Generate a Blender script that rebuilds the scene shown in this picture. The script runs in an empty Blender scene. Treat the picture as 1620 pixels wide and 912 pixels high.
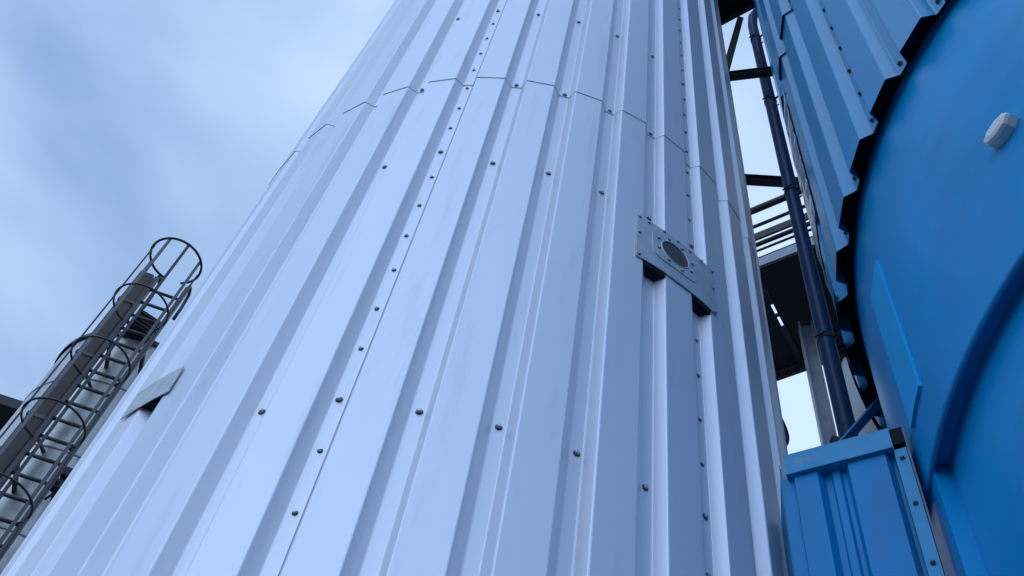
import bpy, math, random
from mathutils import Vector, Matrix
random.seed(7)
R = math.radians
PI = math.pi
scene = bpy.context.scene
COL = scene.collection

# ------------------------------------------------------------------ camera
EYE = 1.6
TH, RO = 0.9961, -0.2152
Fw = Vector((0, math.cos(TH), math.sin(TH)))
U0 = Vector((0, -math.sin(TH), math.cos(TH)))
X0 = Vector((1, 0, 0))
cr_, sr_ = math.cos(RO), math.sin(RO)
Up = cr_ * U0 + sr_ * X0
Rt = cr_ * X0 - sr_ * U0
cam = bpy.data.cameras.new('camera')
cam.sensor_width = 36.0
cam.lens = 36.0 * 1668.6 / 1620.0
cam.clip_start = 0.05
cam.clip_end = 3000
camo = bpy.data.objects.new('camera', cam)
COL.objects.link(camo)
camo.matrix_world = Matrix(((Rt.x, Up.x, -Fw.x, 0), (Rt.y, Up.y, -Fw.y, 0), (Rt.z, Up.z, -Fw.z, EYE), (0, 0, 0, 1)))
scene.camera = camo

# ------------------------------------------------------------------ sky, sun, exposure
SUN_DIR = Vector((-0.58, -0.80, 0.62)).normalized()       # from the scene towards the sun
SUN_EL = math.asin(SUN_DIR.z)
SUN_AZ = math.atan2(SUN_DIR.x, SUN_DIR.y)
w = bpy.data.worlds.new('World')
scene.world = w
w.use_nodes = True
nt = w.node_tree
for n in list(nt.nodes):
    nt.nodes.remove(n)
out = nt.nodes.new('ShaderNodeOutputWorld')
bg = nt.nodes.new('ShaderNodeBackground')
sky = nt.nodes.new('ShaderNodeTexSky')
sky.sky_type = 'NISHITA'
sky.sun_disc = False
sky.sun_elevation = SUN_EL
sky.sun_rotation = SUN_AZ
sky.air_density = 1.0
sky.dust_density = 1.5
sky.ozone_density = 1.5
tc = nt.nodes.new('ShaderNodeTexCoord')
mp = nt.nodes.new('ShaderNodeMapping')
mp.inputs['Location'].default_value = (3.106, -2.5567, -6.2215)
nz = nt.nodes.new('ShaderNodeTexNoise')
nz.inputs['Scale'].default_value = 2.1
nz.inputs['Detail'].default_value = 5.0
nz.inputs['Roughness'].default_value = 0.45
nz.inputs['Distortion'].default_value = 0.25
rp = nt.nodes.new('ShaderNodeValToRGB')
rp.color_ramp.elements[0].position = 0.35
rp.color_ramp.elements[0].color = (2.2, 4.3, 8.6, 1)
rp.color_ramp.elements[1].position = 0.65
rp.color_ramp.elements[1].color = (9.0, 11.7, 15.6, 1)
mix = nt.nodes.new('ShaderNodeMix')
mix.data_type = 'RGBA'
mix.inputs[0].default_value = 0.86                        # cloud cover
nt.links.new(tc.outputs['Generated'], mp.inputs['Vector'])
nt.links.new(mp.outputs['Vector'], nz.inputs['Vector'])
nt.links.new(nz.outputs['Fac'], rp.inputs['Fac'])
nt.links.new(sky.outputs['Color'], mix.inputs[6])
nt.links.new(rp.outputs['Color'], mix.inputs[7])
nt.links.new(mix.outputs[2], bg.inputs['Color'])
bg.inputs['Strength'].default_value = 0.05
nt.links.new(bg.outputs[0], out.inputs[0])

sun = bpy.data.lights.new('sun', 'SUN')
sun.energy = 0.82
sun.angle = R(80)
sun.color = (0.48, 0.67, 1.0)
suno = bpy.data.objects.new('sun', sun)
COL.objects.link(suno)
suno.rotation_euler = SUN_DIR.to_track_quat('Z', 'Y').to_euler()

vs = scene.view_settings
vs.view_transform = 'Standard'
vs.look = 'None'
vs.exposure = 0.76
vs.gamma = 1.0
vs.use_curve_mapping = False

# ------------------------------------------------------------------ materials
def mat(name, col, rough=0.5, metal=0.0, var=0.08, nscale=6.0, bump=0.0, bscale=30.0, stretch=(1, 1, 1),
        dirt=None, dirt_amt=0.0, dirt_scale=3.0, dirt_lo=0.5, dirt_hi=0.75, spec=0.5, coat=0.0):
    m = bpy.data.materials.new(name)
    m.use_nodes = True
    t = m.node_tree
    b = t.nodes['Principled BSDF']
    b.inputs['Roughness'].default_value = rough
    b.inputs['Metallic'].default_value = metal
    b.inputs['Specular IOR Level'].default_value = spec
    b.inputs['Coat Weight'].default_value = coat
    b.inputs['Coat Roughness'].default_value = 0.15
    tcn = t.nodes.new('ShaderNodeTexCoord')
    mpn = t.nodes.new('ShaderNodeMapping')
    mpn.inputs['Scale'].default_value = stretch
    t.links.new(tcn.outputs['Object'], mpn.inputs['Vector'])
    n1 = t.nodes.new('ShaderNodeTexNoise')
    n1.inputs['Scale'].default_value = nscale
    n1.inputs['Detail'].default_value = 6
    t.links.new(mpn.outputs[0], n1.inputs['Vector'])
    r1 = t.nodes.new('ShaderNodeValToRGB')
    r1.color_ramp.elements[0].position = 0.3
    r1.color_ramp.elements[1].position = 0.7
    r1.color_ramp.elements[0].color = (*[max(0, c * (1 - var)) for c in col], 1)
    r1.color_ramp.elements[1].color = (*[min(1, c * (1 + var)) for c in col], 1)
    t.links.new(n1.outputs['Fac'], r1.inputs['Fac'])
    colout = r1.outputs['Color']
    if dirt is not None:
        n2 = t.nodes.new('ShaderNodeTexNoise')
        n2.inputs['Scale'].default_value = dirt_scale
        n2.inputs['Detail'].default_value = 8
        n2.inputs['Roughness'].default_value = 0.65
        t.links.new(mpn.outputs[0], n2.inputs['Vector'])
        mr = t.nodes.new('ShaderNodeMapRange')
        mr.inputs['From Min'].default_value = dirt_lo
        mr.inputs['From Max'].default_value = dirt_hi
        mr.inputs['To Max'].default_value = dirt_amt
        t.links.new(n2.outputs['Fac'], mr.inputs['Value'])
        mx = t.nodes.new('ShaderNodeMix')
        mx.data_type = 'RGBA'
        t.links.new(mr.outputs[0], mx.inputs[0])
        t.links.new(colout, mx.inputs[6])
        mx.inputs[7].default_value = (*dirt, 1)
        colout = mx.outputs[2]
    t.links.new(colout, b.inputs['Base Color'])
    rr = t.nodes.new('ShaderNodeMapRange')
    rr.inputs['To Min'].default_value = max(0.03, rough * 0.82)
    rr.inputs['To Max'].default_value = min(1, rough * 1.2)
    t.links.new(n1.outputs['Fac'], rr.inputs['Value'])
    t.links.new(rr.outputs[0], b.inputs['Roughness'])
    if bump > 0:
        n3 = t.nodes.new('ShaderNodeTexNoise')
        n3.inputs['Scale'].default_value = bscale
        n3.inputs['Detail'].default_value = 3
        t.links.new(mpn.outputs[0], n3.inputs['Vector'])
        bp = t.nodes.new('ShaderNodeBump')
        bp.inputs['Strength'].default_value = bump
        bp.inputs['Distance'].default_value = 0.01
        t.links.new(n3.outputs['Fac'], bp.inputs['Height'])
        t.links.new(bp.outputs[0], b.inputs['Normal'])
    return m

M = {}
M['white'] = mat('pale_coated_steel', (0.69, 0.715, 0.775), rough=0.43, metal=0.38, var=0.03, nscale=3.0, bump=0.40, bscale=3.0, stretch=(1, 1, 0.10),
                 dirt=(0.44, 0.46, 0.52), dirt_amt=0.42, dirt_scale=16, dirt_lo=0.55, dirt_hi=0.80)
M['plate'] = mat('grey_zinc_plate', (0.50, 0.54, 0.57), rough=0.42, metal=0.3, var=0.12, nscale=18, bump=0.08, bscale=60)
M['plate_pale'] = mat('weathered_zinc_plate', (0.50, 0.54, 0.55), rough=0.6, metal=0.1, var=0.12, nscale=30, bump=0.1, bscale=80,
                      dirt=(0.28, 0.31, 0.31), dirt_amt=0.6, dirt_scale=25)
M['blue'] = mat('blue_coated_steel', (0.004, 0.245, 0.48), spec=0.4, rough=0.24, var=0.07, nscale=4.0, bump=0.10, bscale=2.5, stretch=(1, 1, 0.4),
                dirt=(0.04, 0.15, 0.26), dirt_amt=0.45, dirt_scale=6)
M['blue_wall'] = mat('blue_painted_steel', (0.001, 0.275, 0.58), spec=0.38, rough=0.33, var=0.12, nscale=3.0, bump=0.14, bscale=2.0,
                     dirt=(0.004, 0.17, 0.40), dirt_amt=0.5, dirt_scale=2.5)
M['blue_trim'] = mat('faded_blue_trim', (0.016, 0.24, 0.45), spec=0.35, rough=0.45, var=0.10, nscale=9, bump=0.1, bscale=20,
                     dirt=(0.30, 0.27, 0.26), dirt_amt=0.55, dirt_scale=14, dirt_lo=0.58, dirt_hi=0.75)
M['blue_lit_strap'] = mat('strap_blue_lit', (0.004, 0.36, 0.70), spec=0.3, rough=0.45, var=0.06, nscale=8)  # lighter than the wall's blue: light falling on the strap, put into its colour
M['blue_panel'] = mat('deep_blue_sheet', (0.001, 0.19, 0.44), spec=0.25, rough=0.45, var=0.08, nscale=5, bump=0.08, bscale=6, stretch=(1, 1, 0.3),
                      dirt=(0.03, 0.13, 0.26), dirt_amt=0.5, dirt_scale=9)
M['rust'] = mat('rusty_edge', (0.20, 0.16, 0.14), rough=0.8, var=0.3, nscale=30, bump=0.3, bscale=60,
                dirt=(0.08, 0.14, 0.24), dirt_amt=0.8, dirt_scale=20, dirt_lo=0.4, dirt_hi=0.6)
M['insul'] = mat('dark_insulation', (0.012, 0.014, 0.022), rough=0.95, var=0.3, nscale=30, bump=0.5, bscale=60, spec=0.1)
M['black'] = mat('black_rubber', (0.015, 0.015, 0.018), rough=0.7, var=0.2, nscale=20)
M['screw'] = mat('screw_steel', (0.50, 0.52, 0.55), rough=0.33, metal=0.6, var=0.2, nscale=200)
M['washer'] = mat('dark_washer', (0.07, 0.065, 0.08), rough=0.5, var=0.3, nscale=200)
M['galv'] = mat('galvanised_steel', (0.25, 0.28, 0.31), rough=0.5, metal=0.5, var=0.22, nscale=12, bump=0.05, bscale=80)
M['dark_steel'] = mat('dark_painted_steel', (0.055, 0.055, 0.062), rough=0.55, var=0.25, nscale=10,
                      dirt=(0.11, 0.075, 0.05), dirt_amt=0.6, dirt_scale=6)
M['brown_steel'] = mat('rust_brown_steel', (0.045, 0.035, 0.03), rough=0.7, var=0.3, nscale=9, bump=0.15, bscale=40,
                       dirt=(0.085, 0.08, 0.06), dirt_amt=0.6, dirt_scale=5)
M['cage'] = mat('cage_steel', (0.055, 0.055, 0.065), rough=0.5, metal=0.2, var=0.2, nscale=10)
M['silver'] = mat('silver_tank_steel', (0.52, 0.52, 0.50), rough=0.38, metal=0.55, var=0.14, nscale=2.0, bump=0.12, bscale=3,
                  dirt=(0.13, 0.125, 0.11), dirt_amt=0.85, dirt_scale=3.0, stretch=(1.5, 1.5, 0.5))
M['pipe'] = mat('pipe_grey_blue', (0.03, 0.085, 0.19), rough=0.45, metal=0.1, var=0.15, nscale=8, bump=0.05, bscale=40,
                dirt=(0.13, 0.14, 0.17), dirt_amt=0.4, dirt_scale=8)
M['post'] = mat('pale_grey_paint', (0.45, 0.46, 0.48), rough=0.5, var=0.12, nscale=8, dirt=(0.2, 0.2, 0.2), dirt_amt=0.5, dirt_scale=5)
M['grey_tank'] = mat('dull_grey_cladding', (0.34, 0.35, 0.37), rough=0.5, var=0.1, nscale=4, dirt=(0.2, 0.2, 0.21), dirt_amt=0.5, dirt_scale=2)
M['concrete'] = mat('yard_asphalt', (0.07, 0.07, 0.072), rough=0.9, var=0.18, nscale=1.3, bump=0.3, bscale=12,
                    dirt=(0.045, 0.045, 0.05), dirt_amt=0.6, dirt_scale=0.5)
M['sensor'] = mat('off_white_plastic', (0.68, 0.70, 0.66), rough=0.45, var=0.1, nscale=30, dirt=(0.35, 0.36, 0.33), dirt_amt=0.6, dirt_scale=30)
M['crumpled_metal'] = mat('crumpled_bright_metal', (0.72, 0.73, 0.76), rough=0.25, metal=0.9, var=0.1, nscale=8, bump=0.6, bscale=14)
M['lens'] = mat('dark_port_glass', (0.06, 0.058, 0.05), rough=0.5, var=0.25, nscale=25, spec=0.6)
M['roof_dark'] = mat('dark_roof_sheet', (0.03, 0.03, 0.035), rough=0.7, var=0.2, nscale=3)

# ------------------------------------------------------------------ mesh helpers
class MB:
    def __init__(s):
        s.v = []; s.f = []; s.mi = []; s.sm = []
    def face(s, idx, mi=0, smooth=False):
        s.f.append(tuple(idx)); s.mi.append(mi); s.sm.append(smooth)
    def box(s, c, size, ax=None, mi=0):
        """box centred at c; ax = three unit axes"""
        ax = ax or (Vector((1, 0, 0)), Vector((0, 1, 0)), Vector((0, 0, 1)))
        c = Vector(c); b = len(s.v)
        h = [x / 2 for x in size]
        for sx in (-1, 1):
            for sy in (-1, 1):
                for sz in (-1, 1):
                    s.v.append(c + ax[0] * (sx * h[0]) + ax[1] * (sy * h[1]) + ax[2] * (sz * h[2]))
        for q in ((0, 1, 3, 2), (4, 6, 7, 5), (0, 4, 5, 1), (2, 3, 7, 6), (0, 2, 6, 4), (1, 5, 7, 3)):
            s.face([b + i for i in q], mi)
        return s
    def bar(s, p, q, wd, ht, up=(0, 0, 1), mi=0):
        """rectangular bar from p to q, wd across, ht along up"""
        p = Vector(p); q = Vector(q); d = (q - p); L = d.length; d.normalize()
        u = Vector(up); side = d.cross(u)
        if side.length < 1e-5:
            side = d.cross(Vector((1, 0, 0)))
        side.normalize(); u = side.cross(d).normalized()
        return s.box((p + q) / 2, (L, wd, ht), (d, side, u), mi)
    def tube(s, pts, r, seg=8, closed=False, mi=0):
        pts = [Vector(p) for p in pts]; n = len(pts); base = len(s.v)
        prev = None
        for i, p in enumerate(pts):
            a = pts[(i - 1) % n] if (closed or i > 0) else p
            c = pts[(i + 1) % n] if (closed or i < n - 1) else p
            t = (c - a).normalized()
            if prev is None:
                side = t.cross(Vector((0, 0, 1)))
                if side.length < 1e-3:
                    side = t.cross(Vector((1, 0, 0)))
            else:
                side = prev - t * prev.dot(t)
            side.normalize(); prev = side
            u = side.cross(t)
            for k in range(seg):
                an = 2 * PI * k / seg
                s.v.append(p + side * (r * math.cos(an)) + u * (r * math.sin(an)))
        m = n if closed else n - 1
        for i in range(m):
            for k in range(seg):
                a0 = base + i * seg + k; a1 = base + i * seg + (k + 1) % seg
                b0 = base + ((i + 1) % n) * seg + k; b1 = base + ((i + 1) % n) * seg + (k + 1) % seg
                s.face((a0, a1, b1, b0), mi, True)
        if not closed:
            s.face([base + k for k in range(seg)][::-1], mi)
            s.face([base + (n - 1) * seg + k for k in range(seg)], mi)
        return s
    def lathe(s, prof, seg=48, a0=0.0, a1=2 * PI, mi=0, smooth=True, centre=(0, 0, 0)):
        """prof = [(radius, z)], angle from -Y towards +X"""
        full = abs(a1 - a0 - 2 * PI) < 1e-6
        base = len(s.v); n = len(prof); m = seg if full else seg + 1
        c = Vector(centre)
        for k in range(m):
            a = a0 + (a1 - a0) * k / seg
            for (r, z) in prof:
                s.v.append(c + Vector((r * math.sin(a), -r * math.cos(a), z)))
        for k in range(seg):
            k2 = (k + 1) % m
            for i in range(n - 1):
                s.face((base + k * n + i, base + k2 * n + i, base + k2 * n + i + 1, base + k * n + i + 1), mi, smooth)
        return s
    def curved_plate(s, r0, r1, a0, a1, z0, z1, seg=6, mi=0):
        base = len(s.v)
        for k in range(seg + 1):
            a = a0 + (a1 - a0) * k / seg
            for (r, z) in ((r0, z0), (r1, z0), (r1, z1), (r0, z1)):
                s.v.append(Vector((r * math.sin(a), -r * math.cos(a), z)))
        for k in range(seg):
            b = base + 4 * k
            for i in range(4):
                j = (i + 1) % 4
                s.face((b + i, b + 4 + i, b + 4 + j, b + j), mi)
        s.face((base, base + 1, base + 2, base + 3), mi)
        e = base + 4 * seg
        s.face((e + 3, e + 2, e + 1, e), mi)
        return s
    def mesh(s, name, mats):
        me = bpy.data.meshes.new(name)
        me.from_pydata([tuple(v) for v in s.v], [], s.f)
        for m in (mats if isinstance(mats, (list, tuple)) else [mats]):
            me.materials.append(M[m])
        me.polygons.foreach_set('material_index', s.mi)
        me.polygons.foreach_set('use_smooth', s.sm)
        me.update()
        return me
    def build(s, name, mats, parent=None, loc=(0, 0, 0)):
        return link(name, s.mesh(name, mats), parent, loc)

def link(name, me, parent=None, loc=(0, 0, 0), rot=None):
    o = bpy.data.objects.new(name, me)
    COL.objects.link(o)
    o.parent = parent
    o.location = loc
    if rot is not None:
        o.rotation_euler = rot
    return o

def thing(name, label, cat, loc=(0, 0, 0), group=None):
    o = bpy.data.objects.new(name, None)
    COL.objects.link(o)
    o.empty_display_size = 0.2
    o.location = loc
    o['label'] = label; o['category'] = cat
    if group: o['group'] = group
    return o

def tag(o, label, cat, group=None):
    o['label'] = label; o['category'] = cat
    if group: o['group'] = group
    return o

def pol(r, a, z):
    return Vector((r * math.sin(a), -r * math.cos(a), z))

# ------------------------------------------------------------------ ground
g = MB()
S_ = 400
g.v = [Vector((-S_, -S_, 0)), Vector((S_, -S_, 0)), Vector((S_, S_, 0)), Vector((-S_, S_, 0))]
g.face((0, 1, 2, 3))
go = g.build('ground', 'concrete')
go['kind'] = 'structure'

# ------------------------------------------------------------------ trapezoidal sheets
PITCH = 0.207
DEPTH = 0.037
CR = 0.282          # half crest, in pitches
VA = 0.10           # half valley, in pitches

def profile(Rc, st, k0, k1, d=DEPTH, fil=0.0035):
    """(angle, radius) polyline of the outside face from valley k0 to valley k1 (angles relative to valley 0)"""
    VO = 0.02                                               # the valley sits a little off centre
    ctrl = [((k0 - VA * 1.05 + VO) * st, Rc - d)]
    for k in range(k0, k1):
        ctrl += [((k + VA + VO) * st, Rc - d), ((k + 0.5 - CR) * st, Rc), ((k + 0.5 + CR) * st, Rc), ((k + 1 - VA + VO) * st, Rc - d)]
    ctrl.append(((k1 + VA * 0.93 + VO) * st, Rc - d + 0.0028))   # the free edge lies on the next sheet
    # the last valley sits proud of the sheet below it
    a, r = ctrl[-2]
    ctrl[-2] = (a, r + 0.0028)
    pts = [Vector((r * math.sin(a), -r * math.cos(a), 0)) for a, r in ctrl]
    res = [pts[0]]
    for i in range(1, len(pts) - 1):
        p = pts[i]
        e0 = (pts[i - 1] - p).normalized(); e1 = (pts[i + 1] - p).normalized()
        A = p + e0 * fil; B = p + e1 * fil
        C = (A + B) / 2 * 0.5 + p * 0.5
        res += [A, C, B]
    res.append(pts[-1])
    return res

def sheet_mesh(name, Rc, st, waves, z0, z1, m, thick=0.0014):
    pts = profile(Rc, st, 0, waves)
    mb = MB()
    nrm = []
    for i, p in enumerate(pts):
        t = (pts[min(i + 1, len(pts) - 1)] - pts[max(i - 1, 0)]).normalized()
        nrm.append(Vector((-t.y, t.x, 0)))                 # pointing inwards (angles increase counter-clockwise)
    for p, n in zip(pts, nrm):
        inn = p + n * thick
        for q, z in ((p, z0), (p, z1), (inn, z0), (inn, z1)):
            mb.v.append(Vector((q.x, q.y, z)))
    for i in range(len(pts) - 1):
        a = 4 * i; b = a + 4
        mb.face((a, b, b + 1, a + 1))
        mb.face((b + 2, a + 2, a + 3, b + 3))
        mb.face((a + 2, b + 2, b, a))
        mb.face((a + 1, b + 1, b + 3, a + 3))
    mb.face((0, 1, 3, 2))
    e = 4 * (len(pts) - 1)
    mb.face((e + 2, e + 3, e + 1, e))
    return mb.mesh(name, m)

def screw_mesh(name, mats=('washer', 'screw')):
    mb = MB()
    def ring(r, z, n=12, rot=0):
        b = len(mb.v)
        for k in range(n):
            an = 2 * PI * k / n + rot
            mb.v.append(Vector((r * math.cos(an), r * math.sin(an), z)))
        return b
    n = 12
    a = ring(0.0095, -0.001); b = ring(0.0092, 0.0022); c = ring(0.0060, 0.0034)
    for p, q in ((a, b), (b, c)):
        for k in range(n):
            mb.face((p + k, p + (k + 1) % n, q + (k + 1) % n, q + k), 0, True)
    mb.face([c + k for k in range(n)], 0)
    h = 6
    d = ring(0.0062, 0.003, h, 0.3); e = ring(0.0062, 0.0072, h, 0.3); f_ = ring(0.0042, 0.0092, h, 0.3)
    for p, q in ((d, e), (e, f_)):
        for k in range(h):
            mb.face((p + k, p + (k + 1) % h, q + (k + 1) % h, q + k), 1)
    mb.face([f_ + k for k in range(h)], 1)
    return mb.mesh(name, list(mats))

SCREW = screw_mesh('screw')
SCREW_BLUE = screw_mesh('screw_blue', ('washer', 'dark_steel'))

def add_screw(parent, a, r, z, me=SCREW, name='screw', sc=1.0, prot=0.0):
    """screw on a sheet whose own rotation is prot"""
    a2 = a + random.uniform(-0.0025, 0.0025)
    p = pol(r, a2 - prot, z + random.uniform(-0.004, 0.004))
    n = Vector((math.sin(a2 - prot), -math.cos(a2 - prot), random.uniform(-0.05, 0.05)))
    q = n.to_track_quat('Z', 'Y') @ Vector((0, 0, 1)).rotation_difference(Vector((0, 0, 1)))
    o = link(name, me, parent, p)
    e = q.to_matrix().to_4x4() @ Matrix.Rotation(random.uniform(0, 1), 4, 'Z')
    o.rotation_euler = e.to_euler()
    o.scale = (sc, sc, sc)
    return o

# ------------------------------------------------------------------ the white tank
WX, WY = -0.0281, 2.884
WR = 1.237
WST = PITCH / WR                                           # 37 and a half waves: the last sheet laps over at the back
AF = 1.219 / WR
WPH = -0.2843 * AF                                              # angle of lap valley 0
ZJ = 4.108 + EYE
wt = thing('clad_tank', 'tall round tank clad in pale ribbed metal sheets, filling the middle of the view', 'tank', (WX, WY, 0))
lo5 = sheet_mesh('cladding_sheet', WR, WST, 5, 0.25, ZJ + 0.10, 'white')
hi5 = sheet_mesh('cladding_sheet_upper', WR + 0.0028, WST, 5, ZJ, ZJ + 6.0, 'white')
lo2 = sheet_mesh('cladding_sheet_narrow', WR + 0.002, WST, 3, 0.25, ZJ + 0.10, 'white')
hi2 = sheet_mesh('cladding_sheet_narrow_upper', WR + 0.0048, WST, 3, ZJ, ZJ + 6.0, 'white')
wsheets = {}
for k in (-5, 0, 5, 10, 15, 20, 25, 30):
    for row in (0, 1):
        me = (lo5, hi5)[row] if k < 30 else (lo2, hi2)[row]
        o = link('cladding_sheet', me, wt, rot=(0, 0, WPH + k * WST))
        wsheets[(k, row)] = o
def w_screw(k, z, sc=1.05):
    row = 1 if z > ZJ - 0.002 else 0
    s0 = math.floor((k - 0.5) / 5) * 5                      # a lap screw belongs to the sheet that lies on top
    if s0 < -5: s0 = -5
    sh = wsheets[(s0, row)]
    lap = (k % 5 == 0)
    add_screw(sh, WPH + (k + 0.02) * WST, WR - DEPTH + (0.003 if lap else 0) + (0.0028 if row else 0), z, prot=WPH + s0 * WST, sc=sc)
for k in range(-1, 9):
    if k % 5:
        for zr in (1.9795, 3.3846, 4.125, 5.063, 6.40):
            w_screw(k, zr + EYE)
for k in (0, 5):
    z = 1.21 + EYE
    i = 0
    while z < 7.4 + EYE:
        zz = z if abs(z - ZJ) > 0.03 else ZJ + 0.02
        w_screw(k, zz, 0.78 if min(abs(zz - EYE - q_) for q_ in (1.9795, 3.3846, 5.063)) > 0.08 else 1.05)
        z += 0.2025 + random.uniform(-0.012, 0.012)
# shell and roof
mb = MB(); mb.lathe([(WR - 0.10, 0.0), (WR - 0.10, ZJ + 5.9)], 48)
mb.build('inner_shell', 'galv', wt)
mb = MB(); mb.lathe([(WR + 0.06, ZJ + 5.92), (WR + 0.06, ZJ + 6.05), (0.02, ZJ + 6.5)], 48)
mb.build('roof', 'white', wt)
mb = MB(); mb.lathe([(WR + 0.03, 0.0), (WR + 0.03, 0.24), (WR - 0.1, 0.26)], 48)
mb.build('plinth', 'concrete', wt)

# inspection port on its curved plate
pz0, pz1 = 2.992 + EYE, 3.272 + EYE
pa0, pa1 = R(19.1) * AF, R(35.7) * AF
mb = MB(); mb.curved_plate(WR + 0.002, WR + 0.006, pa0, pa1, pz0, pz1, 10)
port = mb.build('port_plate', 'plate', wt)
port['label'] = 'grey riveted plate with a round dark port'
pc, pcz = R(26.6) * AF, 3.153 + EYE
def on_plate(u, v, h):                                      # u along the curve, v up, h proud of the plate
    return pol(WR + 0.006 + h, pc + u / WR, pcz + v)
mb = MB()
# flange: rounded square with a round hole
NS = 48
outer = []; inner = []
for k in range(NS):
    an = 2 * PI * k / NS
    c, s = math.cos(an), math.sin(an)
    q = (abs(c) ** 5 + abs(s) ** 5) ** (-1 / 5)
    outer.append((0.098 * q * c, 0.094 * q * s)); inner.append((0.061 * c, 0.061 * s))
for lst, h in ((outer, 0.0), (outer, 0.003), (inner, 0.003), (inner, -0.001)):
    for (u, v) in lst:
        mb.v.append(on_plate(u, v, h))
for r_ in range(3):
    for k in range(NS):
        k2 = (k + 1) % NS
        mb.face((r_ * NS + k, r_ * NS + k2, (r_ + 1) * NS + k2, (r_ + 1) * NS + k))
mb.build('flange', 'plate', port)
mb = MB(); mb.tube([on_plate(0.061 * math.cos(2 * PI * k / 36), 0.061 * math.sin(2 * PI * k / 36), 0.0028) for k in range(36)], 0.0026, 8, True)
mb.build('rim', 'plate', port)
mb = MB()
for k in range(36):
    mb.v.append(on_plate(0.059 * math.cos(2 * PI * k / 36), 0.059 * math.sin(2 * PI * k / 36), 0.0012))
mb.v.append(on_plate(0, 0, 0.0045))
for k in range(36): mb.face((k, (k + 1) % 36, 36), 0, True)
mb.build('port_glass', 'lens', port)
for (a, z) in ((19.5, 3.26), (21.3, 3.262), (24.4, 3.262), (27.2, 3.262), (29.9, 3.262), (32.6, 3.262), (35.3, 3.259), (35.35, 3.148), (35.35, 3.004),
               (19.5, 3.004), (19.6, 3.152)):
    add_screw(port, R(a) * AF, WR + 0.006, z + EYE, name='rivet', sc=0.72)
for an in range(0, 360, 45):
    u, v = 0.079 * math.cos(R(an + 20)), 0.079 * math.sin(R(an + 20))
    add_screw(port, pc + u / WR, WR + 0.009, pcz + v, name='rivet', sc=0.72)
# black foam fillers closing the grooves under the port plate
def foam(a_c, z0, z1, parent):
    b_ = MB()
    h0 = WST * (VA + 0.01); h1 = WST * (0.5 - CR)
    q = []
    for z in (z0, z1):
        for (a_, r_) in ((a_c - h0, WR - DEPTH - 0.001), (a_c + h0, WR - DEPTH - 0.001), (a_c + h1, WR + 0.001), (a_c - h1, WR + 0.001)):
            b_.v.append(pol(r_, a_, z))
    for f_ in ((3, 2, 1, 0), (4, 5, 6, 7), (0, 1, 5, 4), (1, 2, 6, 5), (2, 3, 7, 6), (3, 0, 4, 7)):
        b_.face(f_)
    return b_.build('foam_filler', 'insul', parent)
foam(WPH + 4 * WST, pz0 - 0.022, pz0 + 0.03, port)
foam(WPH + 5 * WST, pz0 - 0.022, pz0 + 0.03, port)
# blank plate bridging a valley on the left
mb = MB(); mb.curved_plate(WR + 0.004, WR + 0.0065, R(-51.2) * AF, R(-42.1) * AF, 2.145 + EYE, 2.262 + EYE, 3)
bp_ = mb.build('cover_plate', 'plate_pale', wt)
bp_['label'] = 'small blank grey plate bridging a groove'
foam(WPH - 3 * WST, 2.15 + EYE, 2.17 + EYE, bp_)
# black cable loop at the far side
mb = MB()
ca = math.atan2(1.2 - WX + 0.0, -(2.47 - WY))
mb.tube([Vector((1.126 - WX + 0.035 * math.sin(PI * t / 10), 2.48 - WY + 0.02 * math.sin(PI * t / 10), 3.14 + EYE + 0.22 * t / 10)) for t in range(11)], 0.011, 8)
mb.build('cable_loop', 'black', wt)

# ------------------------------------------------------------------ the blue tank
BX, BY = 2.6212, 1.1644
BN = 50
BST = 2 * PI / BN
BR = PITCH / BST
BPH = -1.3973
ZB = 3.1845 + EYE
ZB2 = 5.0817 + EYE
bt = thing('blue_tank', 'large blue tank, ribbed cladding above and smooth blue wall below, at the right edge', 'tank', (BX, BY, 0))
blo = sheet_mesh('blue_cladding_sheet', BR, BST, 5, ZB, ZB2 + 0.06, 'blue')
bhi = sheet_mesh('blue_cladding_sheet_upper', BR + 0.012, BST, 5, ZB2, ZB2 + 5.5, 'blue')
BLAP = BPH - 1.5 * BST
bsheets = {}
for k in range(10):
    for row in (0, 1):
        o = link('cladding_sheet', (blo, bhi)[row], bt, rot=(0, 0, BLAP + 5 * k * BST))
        bsheets[(k, row)] = o
def b_screw(k, z):                                          # k = valley index from the lap valley
    row = 1 if z > ZB2 - 0.002 else 0
    s0 = math.floor((k - 0.5) / 5)
    sh = bsheets[(s0 % 10, row)]
    lap = (k % 5 == 0)
    add_screw(sh, BLAP + (k + 0.02) * BST, BR - DEPTH + (0.003 if lap else 0) + (0.012 if row else 0), z, SCREW_BLUE,
              prot=BLAP + 5 * (s0 % 10) * BST, sc=1.05)
for k in range(-4, 5):
    b_screw(k, ZB + 0.05)
    b_screw(k, ZB2 + 0.06)
for k in (-5, 0):
    for i in range(10):
        b_screw(k, ZB + 0.05 + 0.228 * (i + 1) * (1 if i < 8 else 1.004))
RI = 1.582
ZW = 2.06 + EYE
RL = 1.528
mb = MB(); mb.lathe([(RI - 0.02, ZB + 0.05), (BR - DEPTH - 0.003, ZB + 0.05)], 100)
mb.build('insulation', 'insul', bt)
mb = MB(); mb.lathe([(RI, ZB + 0.3), (RI, ZW + 0.012), (RI - 0.004, ZW), (RI - 0.012, ZW)], 128)
mb.build('tank_wall', 'blue_wall', bt)
mb = MB(); mb.lathe([(RI - 0.010, ZW + 0.03), (RL - 0.02, ZW + 0.03)], 128)
mb.build('ledge_soffit', 'blue_wall', bt)
mb = MB(); mb.lathe([(RL, ZW + 0.1), (RL, 0.0)], 128)
mb.build('lower_wall', 'blue_wall', bt)
mb = MB(); mb.lathe([(RI + 0.02, ZB + 0.3), (RI + 0.02, ZB2 + 5.3)], 64)
mb.build('inner_shell', 'galv', bt)
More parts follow.
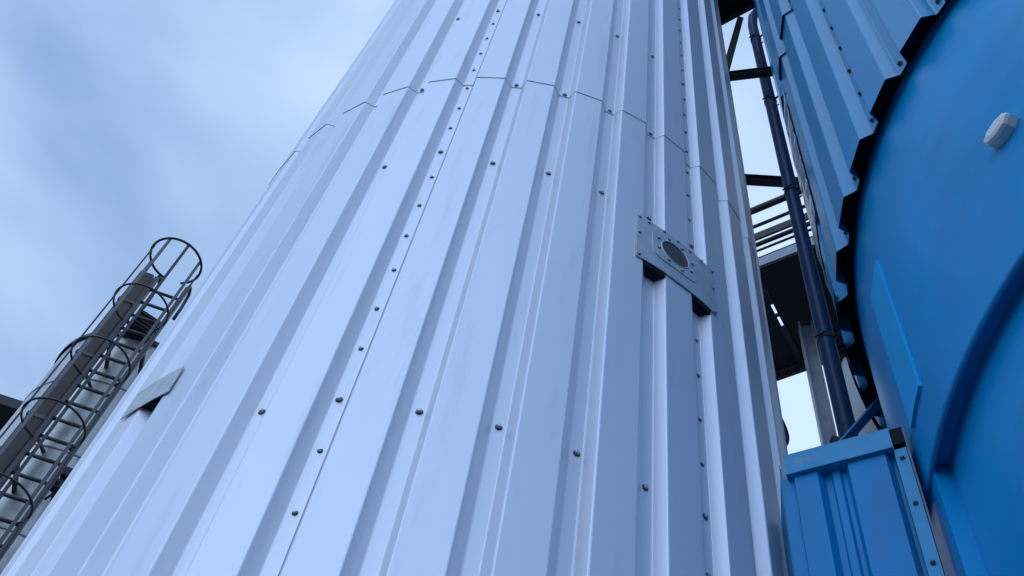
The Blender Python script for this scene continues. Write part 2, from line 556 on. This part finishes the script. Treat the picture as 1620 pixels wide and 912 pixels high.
mb = MB(); mb.lathe([(BR + 0.05, ZB2 + 5.4), (BR + 0.05, ZB2 + 5.55), (0.02, ZB2 + 6.1)], 64)
mb.build('roof', 'blue', bt)
# vertical straps on the wall
mb = MB(); mb.curved_plate(RI - 0.01, RI + 0.009, R(-106.2), R(-101.2), 2.235 + EYE, 2.86 + EYE, 2)
mb.build('strap', 'blue_lit_strap', bt)
mb = MB(); mb.curved_plate(RL - 0.01, RI - 0.010, R(-114.0), R(-106.0), 0.0, ZW + 0.02, 3)
mb.build('strap', 'blue_wall', bt)
# black closure strip on the far side of the ring
mb = MB(); mb.curved_plate(BR + 0.001, BR + 0.005, R(-165), R(-113.5), ZB - 0.012, ZB + 0.045, 24)
mb.build('closure_strip', 'insul', bt)
# crumpled bright metal patch on the flank by the downpipe
mb = MB()
fa0, fa1, fz0, fz1, fn, fm = R(-127), R(-111.5), 3.75 + EYE, 4.98 + EYE, 7, 26
for i in range(fn + 1):
    for j in range(fm + 1):
        edge = 1.0 if (0 < i < fn and 0 < j < fm) else 0.0
        mb.v.append(pol(BR + 0.004 + random.uniform(0.0, 0.013) * edge, fa0 + (fa1 - fa0) * (i + random.uniform(-0.25, 0.25) * (1 if i == fn else 0)) / fn, fz0 + (fz1 - fz0) * j / fm))
for i in range(fn):
    for j in range(fm):
        a_ = i * (fm + 1) + j
        mb.face((a_, a_ + fm + 1, a_ + fm + 2, a_ + 1), 0, True)
fp = mb.build('bright_patch', 'crumpled_metal', bt)
fp['label'] = 'crumpled bright metal patch by the downpipe'
# fixing cap (knob) on the smooth wall
sa = R(-78.6); sz = 2.44 + EYE
n = Vector((math.sin(sa), -math.cos(sa), 0)); tz = Vector((-math.sin(0), 0, 1)); tx = n.cross(tz)
mb = MB()
c0 = pol(RI, sa, sz)
prof = [(0.026, -0.002), (0.027, 0.024), (0.024, 0.032), (0.015, 0.036), (0.0, 0.036)]
NS = 8
base = 0
for (r_, h_) in prof:
    for k in range(NS):
        an = 2 * PI * k / NS
        mb.v.append(c0 + n * h_ + tx * (1.75 * r_ * math.cos(an + 0.2)) + tz * (r_ * math.sin(an + 0.2)))
for i in range(len(prof) - 1):
    for k in range(NS):
        k2 = (k + 1) % NS
        mb.face((i * NS + k, i * NS + k2, (i + 1) * NS + k2, (i + 1) * NS + k))
kn = mb.build('wall_knob', 'sensor', bt)
kn['label'] = 'off-white angular knob on the smooth blue wall'

# ------------------------------------------------------------------ closure panel between the tanks
PA = Vector((0.845, 1.831, 0)); PB = Vector((1.0695, 1.667, 0))
ud = (PB - PA).normalized(); nd = Vector((ud.y, -ud.x, 0))        # nd towards the camera
if nd.dot(-PA) < 0: nd = -nd
PT = 2.207 + EYE
cp = thing('closure_panel', 'blue ribbed panel under a flat capping channel, closing the gap between the tanks', 'panel', (PA.x, PA.y, 0))
def pp(s_, h_, z_):
    return ud * s_ + nd * h_ + Vector((0, 0, z_))
def strip(profile_pts, z0, z1, m, name, parent, thick=0.002):
    b_ = MB()
    for (s_, h_) in profile_pts:
        for dh in (0, -thick):
            for z_ in (z0, z1):
                b_.v.append(pp(s_, h_ + dh, z_))
    for i in range(len(profile_pts) - 1):
        a = 4 * i; b2 = a + 4
        b_.face((a, b2, b2 + 1, a + 1)); b_.face((a + 2, a + 3, b2 + 3, b2 + 2))
        b_.face((a, a + 2, b2 + 2, b2)); b_.face((a + 1, b2 + 1, b2 + 3, a + 3))
    b_.face((0, 1, 3, 2)); e = 4 * (len(profile_pts) - 1); b_.face((e, e + 2, e + 3, e + 1))
    return b_.build(name, m, parent)
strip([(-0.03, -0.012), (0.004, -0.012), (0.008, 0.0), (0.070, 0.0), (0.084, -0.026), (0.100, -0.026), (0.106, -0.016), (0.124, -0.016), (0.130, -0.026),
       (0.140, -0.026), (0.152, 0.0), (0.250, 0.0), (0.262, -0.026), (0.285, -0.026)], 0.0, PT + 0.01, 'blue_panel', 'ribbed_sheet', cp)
# capping channel
mb = MB()
mb.box(pp(0.133, 0.012, PT + 0.0365), (0.286, 0.003, 0.073), (ud, nd, Vector((0, 0, 1))))
mb.box(pp(0.133, -0.0175, PT + 0.0735), (0.286, 0.062, 0.003), (ud, nd, Vector((0, 0, 1))))
mb.box(pp(0.133, -0.0175, PT - 0.0005), (0.286, 0.062, 0.003), (ud, nd, Vector((0, 0, 1))))
mb.build('capping_channel', 'blue_trim', cp)
mb = MB(); mb.box(pp(0.293, -0.006, PT + 0.040), (0.034, 0.03, 0.062), (ud, nd, Vector((0, 0, 1))))
mb.build('channel_end', 'insul', cp)
strip([(0.270, -0.020), (0.274, 0.003), (0.306, 0.005), (0.308, -0.06)], 0.0, PT - 0.004, 'blue_trim', 'corner_trim', cp)
mb = MB(); mb.bar(pp(0.309, 0.007, 0.0), pp(0.311, 0.007, PT + 0.068), 0.0045, 0.005, nd)
mb.build('rusty_edge', 'rust', cp)
mb = MB(); mb.bar(pp(0.309, -0.03, 0.9), pp(0.309, -0.03, PT + 0.03), 0.002, 0.07, nd)
mb.build('return_flange', 'blue_wall', cp)
for z_ in (PT - 0.012, 2.029 + EYE, 1.835 + EYE, 1.60 + EYE):
    o = link('screw', SCREW_BLUE, cp, pp(0.290, 0.005, z_ - 0.03))
    o.scale = (0.75, 0.75, 0.75)
    o.rotation_euler = nd.to_track_quat('Z', 'Y').to_euler()
# return to the pale tank
mb = MB(); mb.bar(pp(-0.03, -0.013, 0.0), pp(-0.03, -0.013, PT + 0.07), 0.002, 0.002, nd)
q0 = Vector((PA.x, PA.y, 0)) - Vector((PA.x, PA.y, 0)) + ud * (-0.028) - nd * 0.016
q1 = Vector((0.90 - PA.x, 2.06 - PA.y, 0))
mb.box((q0 + q1) / 2 + Vector((0, 0, (PT + 0.06) / 2)), ((q1 - q0).length, 0.003, PT + 0.06), ((q1 - q0).normalized(), (q1 - q0).normalized().cross(Vector((0, 0, 1))), Vector((0, 0, 1))))
mb.build('return_flange', 'blue_trim', cp)

# ------------------------------------------------------------------ downpipe in the gap
DP = Vector((1.532, 2.696, 0))
dp = thing('downpipe', 'slim grey-blue downpipe rising through the gap between the tanks', 'pipe', DP)
mb = MB(); mb.tube([(0, 0, 0), (0, 0, 9.0 + EYE), (0.02, 0.0, 9.25 + EYE), (0.10, -0.06, 9.45 + EYE)], 0.041, 18)
mb.build('pipe', 'pipe', dp)
toB = Vector((BX - DP.x, BY - DP.y, 0)); gapB = toB.length - BR + 0.05; toB.normalize()
for z_ in (8.64, 7.30, 5.86, 4.3, 3.05):
    z = z_ + EYE
    mb = MB(); mb.lathe([(0.041, -0.014), (0.0455, -0.014), (0.0455, 0.014), (0.041, 0.014)], 20, centre=(0, 0, z), smooth=False)
    c_ = mb.build('clamp', 'dark_steel', dp)
    side = Vector((-toB.y, toB.x, 0))
    for sg in (-1, 1):
        mb = MB(); mb.tube([side * (0.052 * sg) - toB * 0.03 + Vector((0, 0, z)), side * (0.052 * sg) + toB * 0.035 + Vector((0, 0, z))], 0.0055, 8)
        mb.build('bolt', 'dark_steel', c_)
    mb = MB(); mb.tube([toB * 0.04 + Vector((0, 0, z)), toB * 0.10 + Vector((0, 0, z)), toB * gapB + Vector((0, 0, z + 0.10))], 0.008, 8)
    mb.build('stay_rod', 'dark_steel', dp)
# flat foot bracket
fb = thing('foot_bracket', 'dark flat bracket slanting from the downpipe to the blue tank', 'bracket', (1.30, 2.26, 2.9 + EYE))
mb = MB(); mb.bar((-0.06, 0.03, 0.05), (0.10, -0.06, 0.27), 0.008, 0.045, (0.5, 0.8, 0))
mb.build('flat_bar', 'blue_trim', fb)
mb = MB(); mb.box((-0.03, 0.02, 0.08), (0.09, 0.03, 0.05))
mb.build('saddle', 'dark_steel', fb)

# ------------------------------------------------------------------ tie beams between the tanks
def tie(name, p, q, wd, ht, m, label):
    p = Vector(p); q = Vector(q); c = (p + q) / 2
    d = (q - p).normalized()
    t = thing(name, label, 'beam', c, 'tie beams across the gap')
    side = d.cross(Vector((0, 0, 1))).normalized(); up_ = side.cross(d)
    L = (q - p).length
    b_ = MB(); b_.box((0, 0, 0), (L, 0.006, ht - 0.012), (d, side, up_)); b_.build('web', m, t)
    for sg in (-1, 1):
        b_ = MB(); b_.box(up_ * (sg * (ht / 2 - 0.003)), (L, wd, 0.006), (d, side, up_)); b_.build('flange_plate', m, t)
    return t
def ext(a, b, e0, e1):
    a = Vector(a); b = Vector(b); d = (b - a).normalized()
    return a - d * e0, b + d * e1
p, q = ext((1.142, 2.386, 6.8 + EYE), (1.403, 2.290, 6.8 + EYE), 0.10, 0.13)
tie('tie_beam', p, q, 0.05, 0.06, 'brown_steel', 'upper olive-brown tie beam crossing behind the downpipe')
p, q = ext((1.517, 3.187, 7.0 + EYE), (1.747, 3.147, 7.0 + EYE), 0.9, 1.2)
tie('tie_beam', p, q, 0.055, 0.075, 'brown_steel', 'lower brown tie beam just above the walkway handrail')
# upper platform, seen from below
UPZ = 8.6 + EYE
u1 = Vector((1.2177, 2.597, 0)); u2 = Vector((1.411, 2.42, 0)); ue = (u2 - u1).normalized(); uw = Vector((ue.y, -ue.x, 0))
if uw.dot(u1) > 0: uw = -uw
upc = (u1 + u2) / 2
up_t = thing('upper_platform', 'dark underside of a platform bridging the tanks at the top edge', 'platform', (upc.x, upc.y, UPZ))
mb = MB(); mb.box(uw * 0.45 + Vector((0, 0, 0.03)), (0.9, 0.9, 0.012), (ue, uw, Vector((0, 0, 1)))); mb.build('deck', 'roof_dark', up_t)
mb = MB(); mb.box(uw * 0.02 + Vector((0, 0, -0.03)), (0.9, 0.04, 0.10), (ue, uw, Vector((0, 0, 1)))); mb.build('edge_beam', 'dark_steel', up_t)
for k in range(3):
    mb = MB(); mb.box(uw * (0.2 + 0.22 * k) + Vector((0, 0, -0.02)), (0.9, 0.03, 0.07), (ue, uw, Vector((0, 0, 1)))); mb.build('joist', 'dark_steel', up_t)
mb = MB(); mb.bar((1.352 - upc.x, 2.555 - upc.y, 0.02), (1.10 - upc.x, 2.41 - upc.y, 6.95 - 8.6), 0.05, 0.05, (0, 1, 0)); mb.build('knee_brace', 'dark_steel', up_t)

# ------------------------------------------------------------------ walkway with railing behind the gap
WZ = 9.5 + EYE
wa = Vector((2.464, 5.164, 0)); wu = Vector((0.765, -0.644, 0)).normalized(); ww = Vector((0.644, 0.765, 0)).normalized()
zv = Vector((0, 0, 1))
wk = thing('walkway', 'railed steel walkway with dark underside, seen through the gap between the tanks', 'walkway', (wa.x, wa.y, WZ))
L0, L1, WD = -2.2, 2.6, 1.34
def wbox(s0, s1, w0, w1, z0, z1, name, m, parent=wk):
    b_ = MB(); b_.box(wu * ((s0 + s1) / 2) + ww * ((w0 + w1) / 2) + zv * ((z0 + z1) / 2), (abs(s1 - s0), abs(w1 - w0), abs(z1 - z0)), (wu, ww, zv))
    return b_.build(name, m, parent)
s_gap = (Vector((2.76, 5.73, 0)) - wa).dot(wu)
for (s0, s1) in ((L0, -1.0), (-0.996, s_gap - 0.014), (s_gap + 0.014, 1.2), (1.204, L1)):
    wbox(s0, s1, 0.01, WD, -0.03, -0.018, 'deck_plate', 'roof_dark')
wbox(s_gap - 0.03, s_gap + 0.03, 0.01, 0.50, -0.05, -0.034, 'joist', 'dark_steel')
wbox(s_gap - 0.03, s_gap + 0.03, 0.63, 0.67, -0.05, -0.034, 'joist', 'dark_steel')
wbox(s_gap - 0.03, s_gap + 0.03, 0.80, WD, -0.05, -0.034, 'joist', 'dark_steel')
wbox(L0, L1, -0.03, 0.0, -0.12, 0.03, 'edge_beam', 'galv')
wbox(L0, L1, WD + 0.004, WD + 0.04, -0.14, 0.02, 'edge_beam', 'dark_steel')
for h_, r_ in ((1.11, 0.040), (0.75, 0.020), (0.36, 0.026), (0.235, 0.014), (0.075, 0.016)):
    mb = MB(); mb.tube([wu * L0 + zv * h_, wu * L1 + zv * h_], r_, 10); mb.build('rail', 'brown_steel', wk)
wbox(L0, L1, -0.012, 0.012, 0.46, 0.585, 'toe_board', 'brown_steel')
for s_ in (-1.9, -0.7, 0.75, 1.9):
    wbox(s_ - 0.025, s_ + 0.025, 0.02, 0.06, 0.0, 1.10, 'rail_post', 'brown_steel')
# column under the walkway
cl = thing('steel_column', 'pale grey steel column standing under the walkway', 'column', (3.06, 5.735, 0))
ca_ = Vector((0.94, -0.34, 0)).normalized(); cb = Vector((0.34, 0.94, 0)).normalized()
CH = WZ - 0.16
for sg in (-1, 1):
    mb = MB(); mb.box(ca_ * (0.062 * sg) + zv * (CH / 2), (0.012, 0.14, CH), (ca_, cb, zv)); mb.build('flange_plate', 'post', cl)
mb = MB(); mb.box(zv * (CH / 2), (0.112, 0.009, CH), (ca_, cb, zv)); mb.build('web', 'post', cl)

# grey tank far behind, right of the downpipe
gt = thing('grey_tank', 'dull grey tank glimpsed between the downpipe and the blue tank', 'tank', (4.88, 6.67, 0))
mb = MB(); mb.lathe([(0.95, 0), (0.95, 10.3 + EYE)], 48); mb.build('shell', 'grey_tank', gt)
mb = MB(); mb.lathe([(0.99, 10.3 + EYE), (0.99, 10.36 + EYE), (0.02, 10.7 + EYE)], 48); mb.build('roof', 'grey_tank', gt)
for k in range(8):
    mb = MB(); mb.lathe([(0.951, -0.015), (0.958, -0.012), (0.958, 0.012), (0.951, 0.015)], 48, centre=(0, 0, 1.2 * k + 1.0)); mb.build('seam_band', 'grey_tank', gt)

# ------------------------------------------------------------------ silver tank on the left
sd = 10.3; saz = R(-25.4)
st_ = thing('silver_tank', 'stained silver tank standing behind the caged ladder', 'tank', (sd * math.sin(saz), sd * math.cos(saz), 0))
SZ = 9.95 + EYE
mb = MB(); mb.lathe([(1.0, 0), (1.0, SZ)], 64); mb.build('shell', 'silver', st_)
mb = MB(); mb.lathe([(1.03, SZ - 0.05), (1.03, SZ + 0.02), (0.6, SZ + 0.16), (0.02, SZ + 0.22)], 64); mb.build('roof', 'dark_steel', st_)
for k in range(8):
    mb = MB(); mb.lathe([(1.001, -0.02), (1.012, -0.015), (1.012, 0.015), (1.001, 0.02)], 64, centre=(0, 0, SZ - 0.9 - 1.15 * k)); mb.build('weld_band', 'silver', st_)
# black louvre box at the top
lb = thing('louvre_box', 'black louvred box at the top of the silver tank', 'box', (-4.30, 8.26, 9.93 + EYE))
bx_a = Vector((0.88, 0.47, 0)).normalized(); bx_b = Vector((-bx_a.y, bx_a.x, 0))
mb = MB(); mb.box((0, 0, 0.15), (0.34, 0.22, 0.30), (bx_a, bx_b, zv)); mb.build('housing', 'black', lb)
for k in range(4):
    mb = MB(); mb.box(bx_b * -0.118 + zv * (0.05 + 0.065 * k), (0.32, 0.02, 0.012), (bx_a, bx_b, zv)); mb.build('slat', 'dark_steel', lb)

# ------------------------------------------------------------------ caged ladder
la = Vector((-4.365, 7.872, 0)); lbp = Vector((-3.975, 7.932, 0)); lm = (la + lbp) / 2
lu = (lbp - la).normalized(); lo_ = Vector((lu.y, -lu.x, 0))      # lo_ towards the camera (cage side)
ld = thing('caged_ladder', 'tall dark ladder inside a hooped safety cage, left of the pale tank', 'ladder', (lm.x, lm.y, 0))
HW = (lbp - la).length / 2
ZT = 10.62 + EYE
for sg in (-1, 1):
    b0 = lu * (HW * sg)
    mb = MB(); mb.bar(b0 + zv * 0.0, b0 + zv * ZT, 0.045, 0.065, lo_); mb.build('stile', 'cage', ld)
    mb = MB(); mb.tube([b0 + zv * (ZT - 0.25), b0 + zv * ZT, b0 + zv * (ZT + 0.1) - lo_ * 0.02, b0 + zv * (ZT + 0.155) - lo_ * 0.09, b0 + zv * (ZT + 0.13) - lo_ * 0.19, b0 + zv * (ZT - 0.1) - lo_ * 0.235, b0 + zv * (ZT - 0.35) - lo_ * 0.235], 0.021, 10)
    mb.build('stile_hook', 'cage', ld)
mb = MB(); mb.tube([lu * -HW, lu * HW], 0.020, 8)
RUNG = mb.mesh('rung', 'cage')
z = 0.42
RZ0 = 8.713 + EYE
kk = -int((RZ0 - 0.3) / 0.276)
while RZ0 + kk * 0.276 < ZT - 0.2:
    link('rung', RUNG, ld, (0, 0, RZ0 + kk * 0.276)); kk += 1
hc = lo_ * 0.30 - lu * 0.03
HR = 0.325
def hp(an, r=HR):
    return hc + lo_ * (r * math.cos(an)) + lu * (r * math.sin(an))
A_END = R(146)
mb = MB()
arc = [hp(-A_END + 2 * A_END * k / 30) for k in range(31)]
pts = [lu * -HW] + arc + [lu * HW]
mb.tube(pts, 0.0125, 8)
HOOP = mb.mesh('cage_hoop', 'cage')
zz = 10.70 + EYE
first = True
while zz > 2.6:
    if first:
        mb = MB(); mb.tube([hp(-R(160) + 2 * R(160) * k / 34) for k in range(35)], 0.016, 8); mb.build('cage_hoop', 'cage', ld, (0, 0, zz)); first = False
    else:
        link('cage_hoop', HOOP, ld, (0, 0, zz))
    zz -= 1.055
for an in (-112, -70, -22, 22, 70, 112):
    p0 = hp(R(an), HR - 0.013)
    d_ = (p0 - hc).normalized()
    mb = MB(); mb.bar(p0 + zv * 2.6, p0 + zv * (10.705 + EYE), 0.034, 0.018, d_); mb.build('cage_bar', 'cage', ld)
for k in range(5):
    z_ = 9.3 + EYE - 2.1 * k
    for sg in (-1, 1):
        mb = MB(); mb.bar(lu * (HW * sg) + zv * z_, lu * (HW * sg) - lo_ * 0.50 + zv * z_, 0.04, 0.04); mb.build('standoff', 'cage', ld)
# dark cable riser beside the ladder
cr_t = thing('cable_riser', 'dark boxed cable riser running up beside the caged ladder', 'cable riser', (-4.545, 7.965, 0))
mb = MB(); mb.box(zv * ((10.75 + EYE) / 2), (0.17, 0.12, 10.75 + EYE), (lu, lo_, zv)); mb.build('duct', 'brown_steel', cr_t)
for k in range(8):
    mb = MB(); mb.box(zv * (10.1 + EYE - 1.1 * k), (0.19, 0.14, 0.05), (lu, lo_, zv)); mb.build('strap', 'dark_steel', cr_t)
    mb = MB(); mb.bar(lu * 0.05 - lo_ * 0.05 + zv * (10.0 + EYE - 1.1 * k), lu * 0.22 - lo_ * 0.45 + zv * (10.0 + EYE - 1.1 * k), 0.03, 0.03); mb.build('bracket_arm', 'dark_steel', cr_t)

# dark head house far left
hh = thing('head_house', 'dark flat-roofed plant tower peeping in at the left edge', 'building', (-10.9, 16.2, 0))
ha = Vector((-0.99, -0.14, 0)).normalized(); hb = Vector((-0.14, 0.99, 0)).normalized()
cnr = Vector((-8.80 + 10.9, 14.98 - 16.2, 15 + EYE))
mb = MB(); mb.box(cnr + ha * 2.0 + hb * 1.6 + zv * 0.12, (4.0, 3.2, 0.24), (ha, hb, zv)); mb.build('roof', 'roof_dark', hh)
mb = MB(); mb.box(Vector((cnr.x, cnr.y, (15 + EYE) / 2)) + ha * 2.2 + hb * 1.8, (3.0, 2.2, 15 + EYE), (ha, hb, zv)); mb.build('wall', 'grey_tank', hh)

# two small black boxes clipped to the ladder standoffs, just clear of the pale tank
for (x_, y_, z_, lab) in ((-3.985, 8.072, 7.20, 'lower of two small black boxes beside the ladder at the pale tank edge'),
                          (-3.975, 8.078, 7.38, 'upper of two small black boxes beside the ladder at the pale tank edge')):
    jb = thing('junction_box', lab, 'box', (x_ + 0.03, y_ + 0.02, z_ + EYE - 0.06), 'black boxes beside the ladder')
    mb = MB(); mb.box((0, 0, 0.06), (0.13, 0.08, 0.12), (lu, lo_, zv)); mb.build('housing', 'black', jb)
    mb = MB(); mb.box(lo_ * 0.044 + zv * 0.06, (0.11, 0.008, 0.10), (lu, lo_, zv)); mb.build('lid', 'dark_steel', jb)
    mb = MB(); mb.tube([zv * 0.0, zv * -0.06 + lu * -0.02, zv * -0.14 + lu * -0.05], 0.012, 8); mb.build('cable_gland', 'black', jb)
